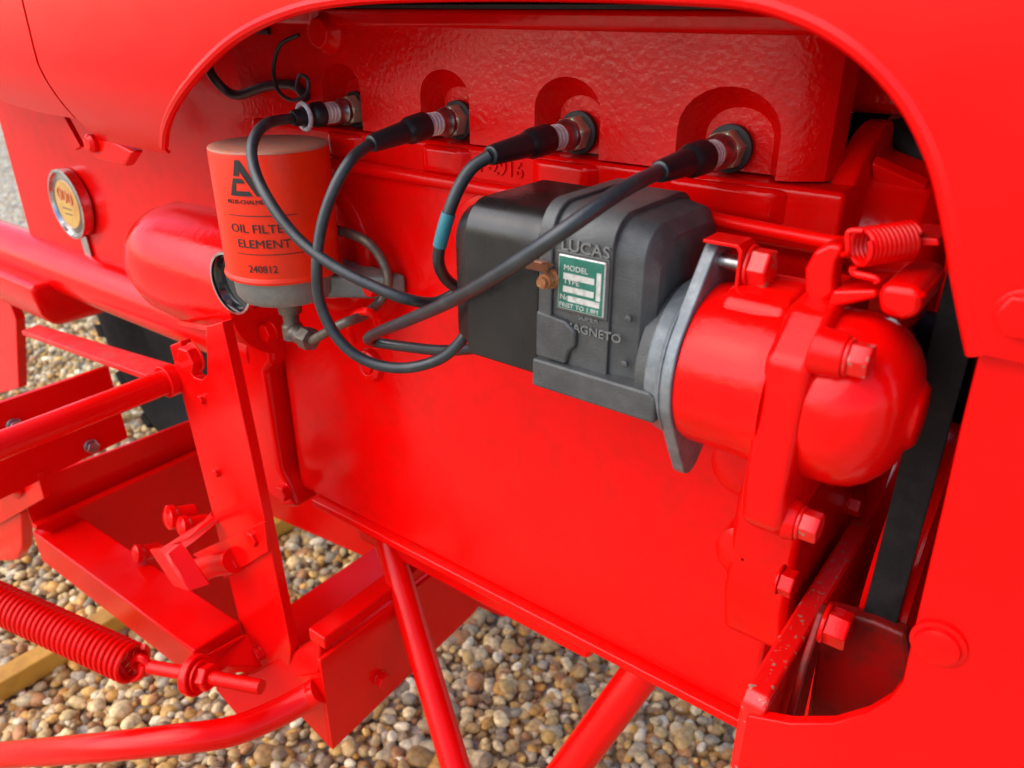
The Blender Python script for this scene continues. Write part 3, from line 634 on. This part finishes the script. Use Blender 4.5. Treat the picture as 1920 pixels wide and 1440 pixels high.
# ---- ignition leads
def lead(pts, boot, lab, r=.0040, tape=None, grey=False):
    o = obj('ignition_lead', tube(pts, r, 14, 10), CABLE, T, label=lab)
    b0, b1 = V(boot[0]), V(boot[1]); d = (b1-b0); L = d.length
    mid = b0+d*.42
    bt = nb()
    lathe(b0, mid-b0, [(0, .0090), (.001, .0100), (L*.30, .0098), (L*.36, .0088), (L*.42, .0070)], 22, bt)
    lathe(mid-d*.02, b1-mid, [(0, .0078), (L*.30, .0070), (L*.5, .0064), (L*.585, .0060), (L*.60, .0048)], 22, bt)
    obj('boot', bt, BOOT, o, .0006)
    if tape: obj('tape', tube(tape, r*1.13, 14, 6), TEAL, o)
    if grey:
        obj('ring', tube([b0+d*.62+frame(d)[1]*.0098*math.cos(t)+frame(d)[2]*.0098*math.sin(t) for t in [2*math.pi*k/24 for k in range(25)]], .0019, 8, 1, smooth=False), GREYW, o)
    return o
z0 = .921; yb = YB+.017-.038
def boot_at(i, px, py):
    e = P(px, py, X=PX[i]-.004); return (V((PX[i], yb, z0)), e)
b = boot_at(0, 548, 222)
lead([b[1], P(500, 232, Y=.372), P(474, 268, Y=.352), P(478, 320, Y=.342), P(510, 385, Y=.335), P(560, 448, Y=.335), P(620, 495, Y=.338), P(690, 532, Y=.345), P(760, 560, Y=.355), P(815, 567, Y=.375), P(860, 545, Y=.39), P(885, 520, Y=.40)], b,
     'black ignition lead from the plug nearest the hood seam, crossing the oil filter', grey=True)
b = boot_at(1, 694, 270)
lead([b[1], P(658, 300, Y=.366), P(625, 358, Y=.352), P(602, 430, Y=.342), P(594, 510, Y=.335), P(604, 580, Y=.335), P(640, 642, Y=.338), P(690, 678, Y=.345), P(755, 690, Y=.355), P(820, 675, Y=.365), P(862, 642, Y=.375), P(882, 606, Y=.385)], b,
     'black ignition lead sweeping in a low loop beside the oil filter')
b = boot_at(2, 918, 292)
l3 = [b[1], P(882, 318, Y=.375), P(853, 368, Y=.365), P(832, 432, Y=.36), P(822, 485, Y=.362), P(834, 520, Y=.372), P(862, 542, Y=.385), P(885, 548, Y=.395)]
sl = spline(l3, 10)
lead(l3, b, 'short black ignition lead wrapped with a blue tape band', tape=sl[25:35:3]+[sl[35]])
b = boot_at(3, 1235, 322)
lead([b[1], P(1165, 358, Y=.345), P(1060, 430, Y=.315), P(950, 505, Y=.312), P(850, 562, Y=.325), P(770, 598, Y=.345), P(712, 622, Y=.365), P(690, 636, Y=.380), P(712, 643, Y=.392), P(760, 650, Y=.396), P(830, 657, Y=.394), P(905, 652, Y=.39)], b,
     'long black ignition lead slanting across the front of the magneto', r=.0042)
# red wire loop that holds the leads
obj('lead_loop', tube([P(663, 640, Y=.452), P(655, 615, Y=.43), P(664, 592, Y=.42), P(688, 584, Y=.42), P(704, 596, Y=.43), P(708, 612, Y=.452)], .0036, 10), RED, T)
# thin wires in the shade near the rear of the head
obj('wire', tube([P(385, 105, Y=.44), P(400, 145, Y=.44), P(440, 178, Y=.45), P(500, 162, Y=.455), P(550, 160, Y=.458), P(575, 185, Y=.458)], .0042, 12), CABLE, T, label='black wire drooping in the shade of the hood')
obj('thin_wire', tube([P(560, 65, Y=.455), P(525, 85, Y=.45), P(513, 130, Y=.445), P(522, 170, Y=.44), P(548, 188, Y=.44), P(575, 176, Y=.44), P(576, 148, Y=.44), P(562, 142, Y=.44), P(556, 165, Y=.445)], .0017, 8), CABLE, T, label='thin black wire with a small loop')
obj('pipe_stub', tube([P(445, 55, Y=.45), P(505, 57, Y=.46)], .0035, 10), CABLE, T)

# ================================================================== CULTIVATOR FRAME beside the engine
K = empty('cultivator_frame', (-.60, .40, 0), 'red steel cultivator mounting frame with upright bar, springs and rods beside the engine', 'cultivator')
# upright bar with U notch
PY = .362
def pt(x, y, Y=PY): return P(x, y, Y=Y)
post = obj('upright_bar', prism([pt(318, 648), pt(338, 640), pt(350, 690), pt(364, 708), pt(378, 712), pt(388, 702), pt(386, 612), pt(416, 604), pt(470, 850), pt(545, 1215), pt(540, 1290), pt(478, 1290), pt(440, 1130)], (0, .011, 0)), RED, K, .0012)
obj('top_ledge', prism([pt(340, 600, .44), pt(412, 612, PY+.011), pt(395, 612, PY+.011), pt(330, 600, .44)], (0, 0, -.006)), RED, post, .001)
c = pt(360, 672); bolt((c.x, PY+.004, c.z), (0, -1, 0), .024, .010, post)
for x, y in ((482, 1005), (447, 1052), (488, 1222), (381, 748), (409, 885)):
    c = pt(x, y); s = .015 if y > 900 else .008
    bolt((c.x, PY if y > 900 and y != 1222 else PY, c.z), (0, -1, 0), s, s*.5, post)
# side clamp plate on the upright
obj('clamp_plate', prism([pt(360, 1040, .357), pt(495, 977, .357), pt(502, 1035, .357), pt(420, 1085, .357), pt(395, 1060, .357)], (0, .005, 0)), RED, post, .001)
cl = obj('u_clamp', prism([P(278, 1030, Y=.30), P(300, 1028, Y=.30), P(385, 975, Y=.36), P(395, 958, Y=.36), P(396, 970, Y=.36), P(310, 1040, Y=.30), P(355, 1110, Y=.30), P(325, 1100, Y=.30)], (.008, .02, 0)), RED, K, .002)
obj('clamp_arm', tube([P(350, 1080, Y=.34), P(395, 1060, Y=.352), P(440, 1050, Y=.356)], .014, 14), RED, cl)
for x, y, s in ((330, 968, .014), (355, 985, .012), (268, 1036, .012)):
    c = P(x, y, Y=.36); obj('knob', lathe(c, (-.2, -1, .25), [(-.02, s*.8), (0, s*.8), (.003, s), (.009, s), (.012, s*.6), (.0125, .001)], 18), RED, cl)
# outward cross channels
def px_(q, X): return [P(x, y, X=X) for x, y in q]
ch = obj('cross_channel', prism(px_([(30, 910), (75, 893), (365, 783), (400, 870), (60, 985)], -1.06), (.006, 0, 0)), RED, K, .001)
obj('channel_lip', prism(px_([(60, 981), (395, 831), (395, 839), (60, 989)], -1.04), (.012, 0, 0)), RED, ch, .001)
obj('channel_web', prism(px_([(60, 988), (395, 838), (440, 1050), (440, 1120), (300, 1112), (150, 1010)], -1.04), (.006, 0, 0)), RED, ch, .001)
obj('skirt_plate', prism(px_([(330, 1085), (445, 1040), (470, 1195), (420, 1190)], -.80), (.006, 0, 0)), RED, ch, .001)
ch2 = obj('cross_channel', prism([V((-.95, .12, .594)), V((-.95, .41, .594)), V((-.95, .413, .49)), V((-.95, .12, .47))], (.007, 0, 0)), RED, K, .001)
for x, y in ((26, 797), (170, 836)):
    c = P(x, y, X=-.943); bolt((-.943, c.y, c.z), (1, 0, 0), .014, .007, ch2, STEEL)
obj('flat_strap', prism([P(40, 620, Z=.60), P(72, 608, Z=.60), P(330, 684, Z=.645), P(300, 713, Z=.645)], (0, 0, -.007)), DULLRED, K, .001)
lr = obj('lift_rod', tube([(-.70, .375, .664), (-.70, .06, .660)], .0125, 20), RED, K)
obj('collar', lathe((-.70, .352, .664), (0, 1, 0), [(0, .0165), (.012, .0165), (.013, .014)], 24), RED, lr, .001)
# box beam running back from the foot of the upright
def beam(a, b, w, h, name, m=RED, parent=K, bev=.003):
    a, b = V(a), V(b); d = (b-a).normalized(); s = d.cross(V((0, 0, 1))).normalized()*w/2; u = s.cross(d).normalized()*h/2
    return obj(name, loft([[p+s+u, p-s+u, p-s-u, p+s-u] for p in (a, b)]), m, parent, bev)
bb = beam((-.655, .330, .352), (-1.06, .338, .325), .058, .050, 'box_beam')
eb = obj('end_bracket', prism([P(-40, 925, Y=.298), P(55, 880, Y=.298), P(70, 888, Y=.298), P(82, 935, Y=.298), P(-40, 1005, Y=.298)], (0, .008, 0)), RED, K, .0015)
obj('hook_rod', tube([P(-90, 888, Y=.275), P(0, 906, Y=.285), P(30, 913, Y=.293), P(38, 924, Y=.303)], .009, 14), RED, eb)
obj('end_lug', prism([P(-40, 960, Y=.304), P(40, 960, Y=.304), P(42, 1030, Y=.304), P(30, 1052, Y=.304), P(-40, 1055, Y=.304)], (0, .016, 0)), RED, eb, .004)
# big coil spring with eye bolt
s1 = P(252, 1246, Y=.252); s0 = s1+(P(-90, 1090, Y=.185)-s1)*1.7
spg = obj('coil_spring', coil(s0, s1, .0188, .0030, 64, 8, 24), RED, K, label='long red tension coil spring')
obj('end_hook', tube([P(205, 1215, Y=.25), P(240, 1270, Y=.245), P(262, 1268, Y=.25), P(270, 1248, Y=.256)], .0032, 10), RED, spg)
e0, e1 = P(268, 1248, Y=.258), P(490, 1288, Y=.305)
eyb = obj('eye_bolt', tube([e0, e0.lerp(e1, .3), e1], .0072, 18), RED, K)
ed_ = (e1-e0).normalized(); _, eu, ew = frame(ed_)
obj('eye', tube([e0+(ed_*math.cos(t)+V((0, 0, 1))*math.sin(t))*.0105-ed_*.002 for t in [2*math.pi*k/20 for k in range(21)]], .0045, 10, 1, smooth=False), RED, eyb)
obj('thread', coil(e0.lerp(e1, .62), e1, .0070, .0007, 24, 6, 16), RED, eyb)
n0 = e0.lerp(e1, .52); obj('nut', hexa(n0, ed_, .024, .0, .011), RED, eyb, .0008); obj('washer', lathe(n0, -ed_, [(0, .0165), (.003, .0165)], 24), RED, eyb)
lug = obj('spring_lug', tube([n0-ed_*.014, n0-ed_*.004], .021, 24), RED, K, .002)
obj('lug_bracket', prism([P(345, 1262, Y=.285), P(378, 1232, Y=.30), P(442, 1196, Y=.345), P(470, 1262, Y=.345), P(400, 1262, Y=.30), P(372, 1300, Y=.285)], (.004, .014, 0)), RED, lug, .002)
foot = obj('foot_plate', prism([P(398, 1290, Y=.32), P(478, 1262, Y=.35), P(600, 1195, Y=.375), P(600, 1290, Y=.365), P(520, 1330, Y=.345), P(450, 1352, Y=.325)], (0, .02, 0)), RED, K, .004, 3)
# bent pipe
obj('bent_pipe', tube([P(-120, 1425, Y=.12), P(0, 1416, Y=.150), P(180, 1402, Y=.195), P(330, 1386, Y=.240), P(430, 1372, Y=.278), P(510, 1342, Y=.318), P(575, 1308, Y=.352), P(600, 1294, Y=.362)], .0148, 22, 8), RED, K, label='thick bent red pipe along the bottom of the frame')
# cross trough that passes under the engine
tr = obj('trough_front_plate', prism([V((-.522, y, z)) for y, z in ((.360, .401), (.66, .401), (.70, .33), (.60, .292), (.360, .272))], (.005, 0, 0)), RED, K, .001)
obj('trough_lip', box(-.548, -.523, .372, .68, .402, .418), RED, tr, .002)
c = P(712, 1272, X=-.517); bolt((-.517, c.y, c.z), (1, 0, 0), .016, .008, tr)
obj('corner_gusset', prism([V((-.522, .360, .272)), V((-.59, .362, .290)), V((-.59, .362, .33)), V((-.522, .360, .38))], (0, .004, 0)), RED, tr, .001)
obj('trough_floor', prism([(-.70, .385, .312), (-.55, .385, .312), (-.55, .70, .312), (-.70, .70, .312)], (0, 0, -.006)), RED, tr, .001)
obj('trough_back', prism([V((-1.0, .64, .215)), V((-.50, .64, .265)), V((-.50, .64, .322)), V((-.79, .64, .322)), V((-1.0, .64, .322))], (0, .006, 0)), RED, tr, .001)

# ================================================================== yellow bar on the gravel
yb_ = beam((-1.205, .02, .028), (-1.205, .95, .028), .038, .036, 'steel_bar', YELL, None, .003)
yb_['label'] = 'yellow painted square bar lying on the gravel under the frame'; yb_['category'] = 'bar'
